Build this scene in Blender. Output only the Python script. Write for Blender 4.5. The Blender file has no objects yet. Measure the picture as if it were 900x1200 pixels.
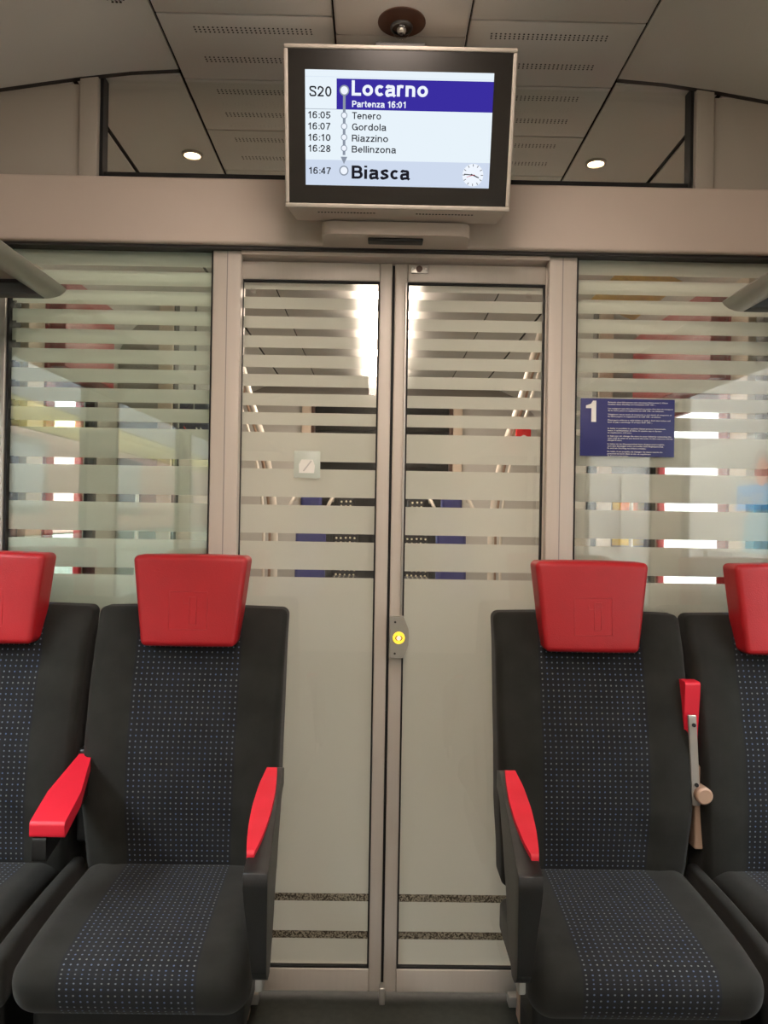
import bpy, math, random
from mathutils import Vector, Matrix
random.seed(7)
C = bpy.context.scene.collection
S = bpy.context.scene
# ------------------------------------------------------------------ camera
cd = bpy.data.cameras.new('camera'); cam = bpy.data.objects.new('camera', cd); C.objects.link(cam)
S.camera = cam
cd.sensor_fit = 'HORIZONTAL'; cd.sensor_width = 36; cd.lens = 36.8; cd.clip_start = .02
R4 = Matrix.Rotation(-9/920, 4, 'Z') @ Matrix.Rotation(math.pi/2 + 5/920, 4, 'X') @ Matrix.Rotation(.0165, 4, 'Z')
cam.matrix_world = Matrix.Translation((-.04, 0, 1.28)) @ R4
# ------------------------------------------------------------------ world, exposure
W = bpy.data.worlds.new('sky'); S.world = W; W.use_nodes = True
bg = W.node_tree.nodes['Background']; bg.inputs[0].default_value = (.90, .93, 1, 1); bg.inputs[1].default_value = 26
S.view_settings.view_transform = 'Standard'; S.view_settings.look = 'None'
S.view_settings.exposure = 0; S.view_settings.gamma = 1; S.view_settings.use_curve_mapping = False
S.cycles.max_bounces = 10; S.cycles.transparent_max_bounces = 32; S.cycles.diffuse_bounces = 5
S.cycles.glossy_bounces = 4; S.cycles.use_denoising = True; S.cycles.caustics_reflective = False
S.cycles.sample_clamp_indirect = 4
LIGHT_STRIP = 16.5      # spine strip in the ceiling
SPOT_W = 22
def portal(x, y, z, w, h, sgn):
    l = bpy.data.lights.new('window_portal', 'AREA'); l.shape = 'RECTANGLE'; l.size = w; l.size_y = h
    l.cycles.is_portal = True
    o = bpy.data.objects.new('window_portal', l); C.objects.link(o); o.location = (x, y, z)
    o.rotation_euler = (0, sgn*math.pi/2, 0)
# ------------------------------------------------------------------ materials
def lin(c): return tuple(((v/255+.055)/1.055)**2.4 if v > 10.3 else v/255/12.92 for v in c)
def rgba(c): return lin(c) + (1,)
M = {}
def pmat(name, col, rough=.5, metal=0, var=0, vscale=8, bump=0, bscale=200, coat=0, spec=.5, stretch=None, emit=None, es=1):
    m = bpy.data.materials.new(name); m.use_nodes = True; nt = m.node_tree; N = nt.nodes; L = nt.links
    p = N['Principled BSDF']; p.inputs['Base Color'].default_value = rgba(col); p.inputs['Roughness'].default_value = rough
    p.inputs['Metallic'].default_value = metal; p.inputs['Coat Weight'].default_value = coat
    p.inputs['Specular IOR Level'].default_value = spec
    tc = N.new('ShaderNodeTexCoord')
    def noise(sc, det=3):
        n = N.new('ShaderNodeTexNoise'); n.inputs['Scale'].default_value = sc; n.inputs['Detail'].default_value = det
        if stretch:
            mp = N.new('ShaderNodeMapping'); mp.inputs['Scale'].default_value = stretch
            L.new(tc.outputs['Object'], mp.inputs[0]); L.new(mp.outputs[0], n.inputs['Vector'])
        else: L.new(tc.outputs['Object'], n.inputs['Vector'])
        return n
    if var:
        n = noise(vscale); r = N.new('ShaderNodeMapRange'); r.inputs[1].default_value = .3; r.inputs[2].default_value = .7
        r.inputs[3].default_value = 1-var; r.inputs[4].default_value = 1+var*.5; L.new(n.outputs[0], r.inputs[0])
        mx = N.new('ShaderNodeVectorMath'); mx.operation = 'SCALE'; mx.inputs[0].default_value = lin(col)
        L.new(r.outputs[0], mx.inputs['Scale']); L.new(mx.outputs[0], p.inputs['Base Color'])
    if bump:
        n = noise(bscale, 2); b = N.new('ShaderNodeBump'); b.inputs['Strength'].default_value = bump; b.inputs['Distance'].default_value = .002
        L.new(n.outputs[0], b.inputs['Height']); L.new(b.outputs[0], p.inputs['Normal'])
    if emit:
        p.inputs['Emission Color'].default_value = rgba(emit); p.inputs['Emission Strength'].default_value = es
    M[name] = m; return m
pmat('header', (200, 185, 172), .45, .1, .03, 6)
pmat('jamb', (196, 186, 174), .42, .1, .03, 20, stretch=(4, 4, .3))
pmat('leaf', (193, 184, 172), .4, .12, .03, 20, stretch=(4, 4, .3))
pmat('panel', (166, 158, 146), .5, 0, .04, 4, .05, 400)
pmat('ceiling', (212, 211, 206), .48, 0, .03, 3, .03, 500)
pmat('vault', (216, 215, 210), .48, 0, .03, 3, .03, 500)
pmat('side_wall', (190, 186, 174), .5, 0, .03, 3)
pmat('dark_gap', (14, 13, 12), .7)
pmat('black', (12, 12, 12), .45, 0, .1, 30)
pmat('bezel', (22, 19, 15), .2, 0, .05, 10)
pmat('black_plastic', (17, 17, 16), .42, 0, .1, 20, .15, 900)
pmat('silver', (190, 186, 178), .32, .7, .05, 20)
pmat('rack', (165, 162, 152), .35, .5, .03, 10)
pmat('rack_dark', (72, 72, 70), .5, .1, .05, 10)
pmat('white_rail', (225, 218, 205), .3, .1, .02, 5)
pmat('leather', (168, 25, 33), .42, 0, .08, 9, .25, 420, spec=.45)
pmat('arm_red', (208, 30, 50), .45, 0, .08, 14, .1, 500)
pmat('floor', (54, 57, 50), .6, 0, .25, 60, .1, 300)
pmat('beige', (170, 140, 118), .45, .1, .05, 8)
pmat('door_red', (150, 22, 30), .4, 0, .05, 4)
pmat('post_pale', (214, 196, 176), .5, 0, .03, 4)
pmat('wall_grey', (146, 140, 134), .5, 0, .06, 5)
pmat('wall_white', (200, 198, 192), .5, 0, .04, 5)
pmat('dark_trim', (40, 36, 34), .5, 0, .1, 10)
pmat('navy', (38, 41, 104), .5, 0, .02, 4)
pmat('navy_dark', (20, 26, 66), .4)
pmat('blue_seat', (32, 38, 104), .7, 0, .12, 30)
pmat('purple_seat', (62, 42, 58), .7, 0, .12, 30)
pmat('white', (240, 238, 230), .5)
pmat('yellow_reflection', (214, 168, 40), .5, 0, .3, 22)  # this yellow and the orange below imitate reflections in the glass
pmat('orange_reflection', (235, 120, 40), .5, 0, .3, 30)
pmat('red_sign', (215, 28, 30), .5)
pmat('train_white', (120, 126, 130), .4, 0, .04, 2)
pmat('train_yellow', (150, 134, 50), .4, 0, .05, 2)
pmat('train_orange', (132, 92, 76), .4, 0, .1, 2)
pmat('train_green', (84, 98, 82), .4, 0, .1, 2)
pmat('poster_pale', (232, 228, 218), .5, 0, .08, 3)
pmat('poster_blue', (40, 150, 205), .5)
pmat('skin_print', (214, 140, 120), .6)
pmat('hair_print', (128, 118, 110), .6)
pmat('shirt_print', (150, 204, 218), .6)
pmat('facade', (150, 147, 142), .7, 0, .3, 1.2)
pmat('platform', (110, 108, 102), .8, 0, .15, 3)
pmat('brown', (80, 52, 38), .4, 0, .1, 10)
pmat('sticker_pale', (196, 204, 192), .3)
pmat('lamp', (255, 255, 255), .5, emit=(255, 214, 170), es=14)
pmat('strip_light', (255, 255, 255), .5, emit=(255, 234, 220), es=LIGHT_STRIP)
pmat('far_strip', (255, 255, 255), .5, emit=(255, 232, 214), es=LIGHT_STRIP*1.3)
pmat('btn_yellow', (240, 210, 60), .4, emit=(255, 222, 70), es=.85)
pmat('btn_pink', (240, 200, 190), .4, emit=(255, 214, 196), es=.85)
def emat(name, col, s=1):
    m = bpy.data.materials.new(name); m.use_nodes = True; nt = m.node_tree; nt.nodes.clear()
    e = nt.nodes.new('ShaderNodeEmission'); e.inputs[0].default_value = rgba(col); e.inputs[1].default_value = s
    o = nt.nodes.new('ShaderNodeOutputMaterial'); nt.links.new(e.outputs[0], o.inputs[0]); M[name] = m
emat('scr_bg', (232, 243, 251)); emat('scr_band', (206, 218, 238)); emat('scr_left', (226, 236, 248))
emat('scr_blue', (58, 46, 160)); emat('scr_white', (240, 246, 255)); emat('scr_black', (30, 30, 38))
emat('scr_grey', (140, 150, 165)); emat('scr_red', (205, 60, 80))
def frost(name, col, trans=.45, speck=False):
    m = bpy.data.materials.new(name); m.use_nodes = True; nt = m.node_tree; N = nt.nodes; L = nt.links; N.clear()
    d = N.new('ShaderNodeBsdfDiffuse'); d.inputs[0].default_value = rgba(col)
    t = N.new('ShaderNodeBsdfTranslucent'); t.inputs[0].default_value = rgba(col)
    mx = N.new('ShaderNodeMixShader'); mx.inputs[0].default_value = trans
    o = N.new('ShaderNodeOutputMaterial'); L.new(d.outputs[0], mx.inputs[1]); L.new(t.outputs[0], mx.inputs[2])
    rf = N.new('ShaderNodeBsdfRefraction'); rf.inputs['IOR'].default_value = 1.12; rf.inputs['Roughness'].default_value = .35; rf.inputs[0].default_value = (.95, .95, .95, 1)
    m2 = N.new('ShaderNodeMixShader'); m2.inputs[0].default_value = 0 if speck else .16
    L.new(mx.outputs[0], m2.inputs[1]); L.new(rf.outputs[0], m2.inputs[2]); L.new(m2.outputs[0], o.inputs[0])
    if speck:
        tc = N.new('ShaderNodeTexCoord'); v = N.new('ShaderNodeTexVoronoi'); v.inputs['Scale'].default_value = 420
        r = N.new('ShaderNodeValToRGB'); r.color_ramp.interpolation = 'CONSTANT'
        r.color_ramp.elements[0].color = rgba((74, 66, 56)); r.color_ramp.elements[1].position = .5; r.color_ramp.elements[1].color = rgba((182, 172, 154))
        sp = N.new('ShaderNodeSeparateColor'); L.new(tc.outputs['Object'], v.inputs['Vector']); L.new(v.outputs['Color'], sp.inputs[0])
        L.new(sp.outputs[0], r.inputs[0]); L.new(r.outputs[0], d.inputs[0]); mx.inputs[0].default_value = .1
    M[name] = m
frost('frost', (231, 232, 223), .40)
frost('speckle', (120, 110, 95), .1, True)
def glass(name, tint=(250, 251, 249), k=1.0):
    m = bpy.data.materials.new(name); m.use_nodes = True; nt = m.node_tree; N = nt.nodes; L = nt.links; N.clear()
    t = N.new('ShaderNodeBsdfTransparent'); t.inputs[0].default_value = rgba(tint)
    g = N.new('ShaderNodeBsdfGlossy'); g.inputs['Roughness'].default_value = 0
    f = N.new('ShaderNodeLayerWeight'); f.inputs['Blend'].default_value = .5
    pw = N.new('ShaderNodeMath'); pw.operation = 'POWER'; pw.inputs[1].default_value = 5; L.new(f.outputs['Facing'], pw.inputs[0])
    mu = N.new('ShaderNodeMath'); mu.operation = 'MULTIPLY_ADD'; mu.inputs[1].default_value = .95; mu.inputs[2].default_value = .045*k; L.new(pw.outputs[0], mu.inputs[0])
    mx = N.new('ShaderNodeMixShader'); o = N.new('ShaderNodeOutputMaterial')
    L.new(mu.outputs[0], mx.inputs[0]); L.new(t.outputs[0], mx.inputs[1]); L.new(g.outputs[0], mx.inputs[2]); L.new(mx.outputs[0], o.inputs[0]); M[name] = m
glass('glass'); glass('panel_glass', k=1.7); glass('panel_glass_green', (247, 251, 248), k=1.7)
def fabric(name, dots, base=(39, 39, 36), dotbase=(34, 35, 37)):
    m = bpy.data.materials.new(name); m.use_nodes = True; nt = m.node_tree; N = nt.nodes; L = nt.links
    p = N['Principled BSDF']; p.inputs['Roughness'].default_value = .95; p.inputs['Specular IOR Level'].default_value = .15
    p.inputs['Sheen Weight'].default_value = .08; p.inputs['Sheen Roughness'].default_value = .4
    tc = N.new('ShaderNodeTexCoord'); sx = N.new('ShaderNodeSeparateXYZ'); L.new(tc.outputs['UV'], sx.inputs[0])
    def mth(op, a, b=None, c=None):
        n = N.new('ShaderNodeMath'); n.operation = op
        for i, q in enumerate((a, b, c)):
            if q is None: continue
            if isinstance(q, (int, float)): n.inputs[i].default_value = q
            else: L.new(q, n.inputs[i])
        return n.outputs[0]
    u, v = sx.outputs[0], sx.outputs[1]
    P = .0126
    fu = mth('SUBTRACT', mth('FRACT', mth('DIVIDE', u, P)), .5); fv = mth('SUBTRACT', mth('FRACT', mth('DIVIDE', v, P)), .5)
    dist = mth('SQRT', mth('ADD', mth('MULTIPLY', fu, fu), mth('MULTIPLY', fv, fv)))
    dot = mth('LESS_THAN', dist, .15)
    band = mth('LESS_THAN', mth('ABSOLUTE', u), .1265)
    dot = mth('MULTIPLY', dot, band)
    if dots == 'none': dot = mth('MULTIPLY', dot, 0); band = mth('MULTIPLY', band, 0)
    wn = N.new('ShaderNodeTexWhiteNoise'); cb = N.new('ShaderNodeCombineXYZ')
    L.new(mth('FLOOR', mth('DIVIDE', u, P)), cb.inputs[0]); L.new(mth('FLOOR', mth('DIVIDE', v, P)), cb.inputs[1]); L.new(cb.outputs[0], wn.inputs['Vector'])
    cr = N.new('ShaderNodeValToRGB'); cr.color_ramp.elements[0].color = rgba((78, 94, 126)); cr.color_ramp.elements[1].color = rgba((108, 112, 108))
    L.new(wn.outputs[0], cr.inputs[0])
    no = N.new('ShaderNodeTexNoise'); no.inputs['Scale'].default_value = 14; no.inputs['Detail'].default_value = 5; L.new(tc.outputs['Object'], no.inputs['Vector'])
    ba = N.new('ShaderNodeMix'); ba.data_type = 'RGBA'; ba.inputs['A'].default_value = rgba(base); ba.inputs['B'].default_value = rgba(dotbase); L.new(band, ba.inputs['Factor'])
    hs = N.new('ShaderNodeHueSaturation'); L.new(ba.outputs['Result'], hs.inputs['Color'])
    mr = N.new('ShaderNodeMapRange'); mr.inputs[1].default_value = .3; mr.inputs[2].default_value = .7; mr.inputs[3].default_value = .82; mr.inputs[4].default_value = 1.18
    L.new(no.outputs[0], mr.inputs[0]); L.new(mr.outputs[0], hs.inputs['Value'])
    mx = N.new('ShaderNodeMix'); mx.data_type = 'RGBA'; L.new(dot, mx.inputs['Factor']); L.new(hs.outputs[0], mx.inputs['A']); L.new(cr.outputs[0], mx.inputs['B'])
    L.new(mx.outputs['Result'], p.inputs['Base Color'])
    n2 = N.new('ShaderNodeTexNoise'); n2.inputs['Scale'].default_value = 700; L.new(tc.outputs['Object'], n2.inputs['Vector'])
    b = N.new('ShaderNodeBump'); b.inputs['Strength'].default_value = .3; b.inputs['Distance'].default_value = .001
    L.new(n2.outputs[0], b.inputs['Height']); L.new(b.outputs[0], p.inputs['Normal'])
    M[name] = m
fabric('fabric', 'yes'); fabric('velvet', 'none')
def dotted_seat():
    m = pmat('dotted_seat', (20, 20, 20), .8); nt = m.node_tree; N = nt.nodes; L = nt.links
    tc = N.new('ShaderNodeTexCoord'); v = N.new('ShaderNodeTexVoronoi'); v.inputs['Scale'].default_value = 26; v.inputs['Randomness'].default_value = .15
    r = N.new('ShaderNodeValToRGB'); r.color_ramp.interpolation = 'CONSTANT'; r.color_ramp.elements[0].color = rgba((225, 220, 190)); r.color_ramp.elements[1].position = .22; r.color_ramp.elements[1].color = rgba((18, 20, 26))
    L.new(tc.outputs['Object'], v.inputs['Vector']); L.new(v.outputs['Distance'], r.inputs[0]); L.new(r.outputs[0], N['Principled BSDF'].inputs['Base Color'])
dotted_seat()
# ------------------------------------------------------------------ mesh helpers
def wloc(o):
    v = Vector((0, 0, 0))
    while o: v = v + Vector(o.location); o = o.parent
    return v
class MB:
    def __init__(s): s.v = []; s.f = []; s.uv = {}
    def add(s, vs, fs, uvs=None):
        b = len(s.v); s.v += [tuple(v) for v in vs]; s.f += [tuple(i+b for i in f) for f in fs]
        if uvs:
            for i, q in enumerate(uvs): s.uv[b+i] = q
        return s
    def box(s, x0, x1, y0, y1, z0, z1):
        vs = [(x, y, z) for x in (x0, x1) for y in (y0, y1) for z in (z0, z1)]
        return s.add(vs, [(0,1,3,2),(4,6,7,5),(0,4,5,1),(2,3,7,6),(0,2,6,4),(1,5,7,3)])
    def rbox(s, x0, x1, y0, y1, z0, z1, r=.003, seg=2, n=(0, 0, 0), fn=None, uvf=None):
        c = Vector(((x0+x1)/2, (y0+y1)/2, (z0+z1)/2)); h = [(x1-x0)/2, (y1-y0)/2, (z1-z0)/2]; r = min(r, min(h)*.98)
        ax = []
        for k in range(3):
            a = [math.tan(math.pi/4*i/seg)*r for i in range(1, seg+1)]
            i0 = h[k]-r; t = [-(i0+q) for q in reversed(a)] + [-i0]
            t += [-i0+2*i0*(j+1)/(n[k]+1) for j in range(n[k])] + [i0] + [i0+q for q in a]
            ax.append(t)
        idx = {}; vs = []; uv = []
        def vert(i, j, k):
            key = (i, j, k)
            if key in idx: return idx[key]
            p = Vector((ax[0][i], ax[1][j], ax[2][k]))
            q = Vector([max(-(h[a]-r), min(h[a]-r, p[a])) for a in range(3)]); d = p-q
            if d.length > 0: p2 = q + d.normalized()*r
            else: p2 = p
            if uvf: uv.append(uvf(p, h))
            p2 = p2 + c
            if fn: p2 = fn(p2)
            idx[key] = len(vs); vs.append(tuple(p2)); return idx[key]
        fs = []; L = [len(a)-1 for a in ax]
        for i in range(L[0]):
            for j in range(L[1]):
                fs.append((vert(i,j,0), vert(i,j+1,0), vert(i+1,j+1,0), vert(i+1,j,0)))
                fs.append((vert(i,j,L[2]), vert(i+1,j,L[2]), vert(i+1,j+1,L[2]), vert(i,j+1,L[2])))
        for i in range(L[0]):
            for k in range(L[2]):
                fs.append((vert(i,0,k), vert(i+1,0,k), vert(i+1,0,k+1), vert(i,0,k+1)))
                fs.append((vert(i,L[1],k), vert(i,L[1],k+1), vert(i+1,L[1],k+1), vert(i+1,L[1],k)))
        for j in range(L[1]):
            for k in range(L[2]):
                fs.append((vert(0,j,k), vert(0,j,k+1), vert(0,j+1,k+1), vert(0,j+1,k)))
                fs.append((vert(L[0],j,k), vert(L[0],j+1,k), vert(L[0],j+1,k+1), vert(L[0],j,k+1)))
        return s.add(vs, fs, uv if uvf else None)
    def prism(s, pts, axis, a, b):
        # pts: outline in the two other axes (cyclic order), extruded from a to b
        def P(p, t):
            if axis == 'x': return (t, p[0], p[1])
            if axis == 'y': return (p[0], t, p[1])
            return (p[0], p[1], t)
        n = len(pts); vs = [P(p, a) for p in pts] + [P(p, b) for p in pts]
        fs = [tuple(range(n)), tuple(range(2*n-1, n-1, -1))] + [(i, i+n, (i+1) % n+n, (i+1) % n) for i in range(n)]
        return s.add(vs, fs)
    def sheet(s, prof, y0, y1, th=.006):
        # profile (x,z) list extruded along y with thickness upward
        n = len(prof); vs = []
        for y in (y0, y1):
            vs += [(x, y, z) for x, z in prof] + [(x, y, z+th) for x, z in prof]
        fs = []
        for i in range(n-1):
            fs += [(i, i+1, 2*n+i+1, 2*n+i), (n+i, 3*n+i, 3*n+i+1, n+i+1), (i, n+i, n+i+1, i+1), (2*n+i, 2*n+i+1, 3*n+i+1, 3*n+i)]
        fs += [(0, 2*n, 3*n, n), (n-1, 2*n-1, 4*n-1, 3*n-1)]
        return s.add(vs, fs)
    def disc(s, c, r, nrm='y', t=.002, n=24, rx=1):
        pts = [(math.cos(2*math.pi*i/n)*r*rx, math.sin(2*math.pi*i/n)*r) for i in range(n)]
        if nrm == 'y': return s.prism([(c[0]+a, c[2]+b) for a, b in pts], 'y', c[1]-t/2, c[1]+t/2)
        if nrm == 'x': return s.prism([(c[1]+a, c[2]+b) for a, b in pts], 'x', c[0]-t/2, c[0]+t/2)
        return s.prism([(c[0]+a, c[1]+b) for a, b in pts], 'z', c[2]-t/2, c[2]+t/2)
    def lathe(s, c, prof, axis='z', n=32):
        vs = []; fs = []; m = len(prof)
        for i in range(n):
            a = 2*math.pi*i/n
            for r, h in prof:
                if axis == 'z': vs.append((c[0]+r*math.cos(a), c[1]+r*math.sin(a), c[2]+h))
                else: vs.append((c[0]+r*math.cos(a), c[1]+h, c[2]+r*math.sin(a)))
        for i in range(n):
            j = (i+1) % n
            for k in range(m-1): fs.append((i*m+k, j*m+k, j*m+k+1, i*m+k+1))
        return s.add(vs, fs)
    def tube(s, pts, r, n=10, sub=6):
        P = [Vector(p) for p in pts]
        if len(P) > 2 and sub > 1:
            Q = []
            for i in range(len(P)-1):
                p0 = P[max(i-1, 0)]; p1 = P[i]; p2 = P[i+1]; p3 = P[min(i+2, len(P)-1)]
                for k in range(sub):
                    t = k/sub
                    Q.append(.5*((2*p1)+(p2-p0)*t+(2*p0-5*p1+4*p2-p3)*t*t+(3*p1-p0-3*p2+p3)*t**3))
            Q.append(P[-1]); P = Q
        vs = []; fs = []; up = None
        for i, p in enumerate(P):
            d = (P[min(i+1, len(P)-1)]-P[max(i-1, 0)]).normalized()
            if up is None: up = d.orthogonal().normalized()
            up = (up - d*up.dot(d)).normalized(); w = d.cross(up)
            for k in range(n):
                a = 2*math.pi*k/n; vs.append(p + up*math.cos(a)*r + w*math.sin(a)*r)
        for i in range(len(P)-1):
            for k in range(n): fs.append((i*n+k, i*n+(k+1) % n, (i+1)*n+(k+1) % n, (i+1)*n+k))
        fs.append(tuple(range(n-1, -1, -1))); fs.append(tuple((len(P)-1)*n+k for k in range(n)))
        return s.add(vs, fs)
    def build(s, name, mat, parent=None, smooth=True, kind=None, angle=35, xf=None, **tags):
        w = wloc(parent) if parent else Vector((0, 0, 0))
        vs = [Vector(v) for v in s.v]
        if xf: vs = [xf @ v for v in vs]
        org = Vector((0, 0, 0))
        if not parent:   # origin at the base centre
            xs = [v.x for v in vs]; ys = [v.y for v in vs]; zs = [v.z for v in vs]
            org = Vector(((min(xs)+max(xs))/2, (min(ys)+max(ys))/2, min(zs)))
        me = bpy.data.meshes.new(name); me.from_pydata([v-w-org for v in vs], [], s.f)
        if s.uv:
            ul = me.uv_layers.new(name='UVMap')
            for l in me.loops: ul.data[l.index].uv = s.uv.get(l.vertex_index, (9, 9))
        me.materials.append(M[mat])
        import bmesh
        bm = bmesh.new(); bm.from_mesh(me); bmesh.ops.recalc_face_normals(bm, faces=bm.faces); bm.to_mesh(me); bm.free()
        if smooth: me.shade_smooth(); me.set_sharp_from_angle(angle=math.radians(angle))
        o = bpy.data.objects.new(name, me); C.objects.link(o); o.parent = parent; o.location = org
        if kind: o['kind'] = kind
        tag(o, **tags); return o
def tag(o, label=None, category=None, group=None):
    if label: o['label'] = label
    if category: o['category'] = category
    if group: o['group'] = group
def empty(name, loc, kind=None, **tags):
    o = bpy.data.objects.new(name, None); o.empty_display_size = .05; C.objects.link(o); o.location = loc
    if kind: o['kind'] = kind
    tag(o, **tags); return o
# stroke lettering for the screen: each glyph is a set of pen strokes; cap height 1, small letters .73
def arc(cx, cy, rx, ry, a0, a1, n=14):
    return [(cx+rx*math.cos(math.radians(a0+(a1-a0)*i/n)), cy+ry*math.sin(math.radians(a0+(a1-a0)*i/n))) for i in range(n+1)]
def curve(pts, sub=6):
    P = [Vector(p) for p in pts]; Q = []
    for i in range(len(P)-1):
        p0 = P[max(i-1, 0)]; p1 = P[i]; p2 = P[i+1]; p3 = P[min(i+2, len(P)-1)]
        for k in range(sub):
            t = k/sub; Q.append(.5*((2*p1)+(p2-p0)*t+(2*p0-5*p1+4*p2-p3)*t*t+(3*p1-p0-3*p2+p3)*t**3))
    return [tuple(v) for v in Q+[P[-1]]]
def glyph(c, w):
    h = w/2; T = 1-h; X = .73-h
    if c == ' ': return .36, []
    if c == ':': return .30, [[(.15-h, .11), (.15+h, .11)], [(.15-h, .60), (.15+h, .60)]]
    if c == 'o': W = .66; return W+.12, [arc(W/2, .365, W/2-h, .365-h, 0, 360, 24)]
    if c == '0': W = .62; return W+.14, [arc(W/2, .5, W/2-h, .5-h, 0, 360, 24)]
    if c == 'c': W = .60; return W+.04, [arc(W/2, .365, W/2-h, .365-h, 42, 318, 20)]
    if c == 'e': W = .64; return W+.12, [arc(W/2, .365, W/2-h, .365-h, 0, 318, 20), [(h, .365), (W, .365)]]
    if c in 'ld': 
        if c == 'l': return w+.13, [[(h, 0), (h, 1)]]
        W = .64; return W+.12, [[(W-h, 0), (W-h, 1)], arc(W/2, .365, W/2-h, .365-h, 0, 360, 22)]
    if c == 'i': return w+.13, [[(h, 0), (h, .73)], [(h, .86), (h, 1)]]
    if c == 'r': return .40+w*.7, [[(h, 0), (h, .73)], [(h, .36)] + curve([(h+.01, .48), (.18, .66), (.40, X)], 4)]
    if c == 'n': W = .60; return W+.13, [[(h, 0), (h, .73)], curve([(h, .42), (.14, .61), (W*.52, X), (W-h-.03, .58), (W-h, .42)], 5) + [(W-h, 0)]]
    if c == 'a':
        W = .60; return W+.12, [curve([(h, .53), (.16, .66), (W*.48, X), (W-h-.04, .62), (W-h-.01, .48)], 5) + [(W-h-.01, .12), (W+.01, .0)],
            curve([(W-h, .42), (.34, .40), (.14, .35), (h, .20), (.15, .05), (.28, h), (.46, .12), (W-h, .27)], 4)]
    if c == 's': W = .56; return W+.10, [curve([(W-h, .54), (W*.72, .66), (W*.45, X), (h+.03, .56), (W*.35, .42), (W*.72, .32), (W-h, .19), (W*.55, h), (W*.25, .07), (h*.9, .20)], 5)]
    if c == 't': return .42, [[(0, X), (.34, X)], [(.14, .93), (.14, .18)] + curve([(.14, .18), (.20, h+.01), (.35, h)], 4)]
    if c == 'z': W = .54; return W+.10, [[(.02, X), (W, X)], [(W-h, X), (h*1.2, h)], [(0, h), (W, h)]]
    if c == 'L': return .66, [[(h, 1), (h, 0)], [(0, h), (.58, h)]]
    if c == 'T': return .74, [[(0, T), (.70, T)], [(.35, T), (.35, 0)]]
    bowl = lambda x1, y0, y1: [(h, y1)] + [(x1-(y1-y0)/2, y1)] + arc(x1-(y1-y0)/2, (y0+y1)/2, (y1-y0)/2, (y1-y0)/2, 90, -90, 12)[1:] + [(h, y0)]
    if c == 'P': return .78, [[(h, 0), (h, 1)], bowl(.70-h, .44, T)]
    if c == 'R': return .82, [[(h, 0), (h, 1)], bowl(.70-h, .46, T), curve([(.38, .46), (.58, .38), (.66-h*.3, .20), (.70-h*.3, 0)], 4)]
    if c == 'B': return .82, [[(h, 0), (h, 1)], bowl(.68-h, .53, T), bowl(.73-h, h, .53)]
    if c == 'G': W = .80; return W+.10, [arc(W/2, .5, W/2-h, .5-h, 40, 345, 24), [(W*.52, .46), (W-h*.6, .46)], [(W-h, .46), (W-h, 0)]]
    if c == 'S': W = .68; return W+.12, [curve([(W-h, .72), (W*.82, .90), (W*.5, T), (W*.18, .90), (h, .74), (W*.28, .58), (W*.72, .45), (W-h, .27), (W*.82, .10), (W*.5, h), (W*.18, .10), (h*.8, .30)], 5)]
    if c == '1': return .66, [[(.36, 0), (.36, 1)], [(.08, .74), (.24, .78), (.36, .96)]]
    if c == '2': W = .60; return W+.14, [curve([(h, .66), (.12, .88), (W*.5, T), (W-h, .76), (W*.72, .48), (h+.02, h+.04)], 5), [(0, h), (W, h)]]
    if c == '4': return .74, [[(.44, 0), (.44, 1)], [(.44, .95), (h*.8, .30)], [(0, .28), (.60, .28)]]
    if c == '5': W = .60; return W+.14, [[(W-.03, T), (.12, T)], [(.13, 1), (.08, .46)], curve([(.08, .48), (W*.5, .60), (W-h, .34), (W*.5, h), (.12, .10), (h*.8, .26)], 5)]
    if c == '6': W = .60; return W+.14, [curve([(W-h, .78), (W*.75, .93), (W*.5, T), (.13, .80), (h, .45), (.12, .14), (W*.5, h), (W-h-.02, .16), (W-h, .32), (W-h-.04, .50), (W*.5, .62), (.12, .50), (h, .36)], 5)]
    if c == '7': return .72, [[(.02, T), (.58, T)], curve([(.56, T), (.34, .50), (.20, 0)], 5)]
    if c == '8': W = .60; return W+.14, [arc(W/2, .755, W/2-h-.03, .245-h, 0, 360, 18), arc(W/2, .27, W/2-h, .27-h, 0, 360, 20)]
    return .6, []
def stext(name, body, cap, origin, right, up, mat, parent, w=.12, width=None):
    R = Vector(right); U = Vector(up); O = Vector(origin); wo = wloc(parent); vs = []; fs = []; x = 0; k_ = 0
    nrm = R.cross(U)
    for ch in body:
        adv, strokes = glyph(ch, w)
        for st in strokes:
            P = [Vector(p) for p in st]; n_ = len(P); closed = (P[0]-P[-1]).length < 1e-4; k_ += 1
            b = len(vs)
            for i, p in enumerate(P):
                if closed: d = P[(i+1) % (n_-1)] - P[(i-1) % (n_-1)]
                else: d = P[min(i+1, n_-1)] - P[max(i-1, 0)]
                d = d.normalized() if d.length > 0 else Vector((1, 0)); nn = Vector((-d.y, d.x))*w/2
                if ch == ':' : nn = Vector((0, w/2))
                vs += [(x+p.x+nn.x, p.y+nn.y, k_), (x+p.x-nn.x, p.y-nn.y, k_)]
            for i in range(n_-1): fs.append((b+2*i, b+2*i+1, b+2*i+3, b+2*i+2))
        x += adv
    x0 = min(v[0] for v in vs); x1 = max(v[0] for v in vs); sx = cap if not width else width/(x1-x0)
    me = bpy.data.meshes.new(name); me.from_pydata([O + R*((a-x0)*sx) + U*(b_*cap) + nrm*(z_*.000004) - wo for a, b_, z_ in vs], [], fs); me.materials.append(M[mat])
    ob = bpy.data.objects.new(name, me); C.objects.link(ob); ob.parent = parent
    return ob
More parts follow.
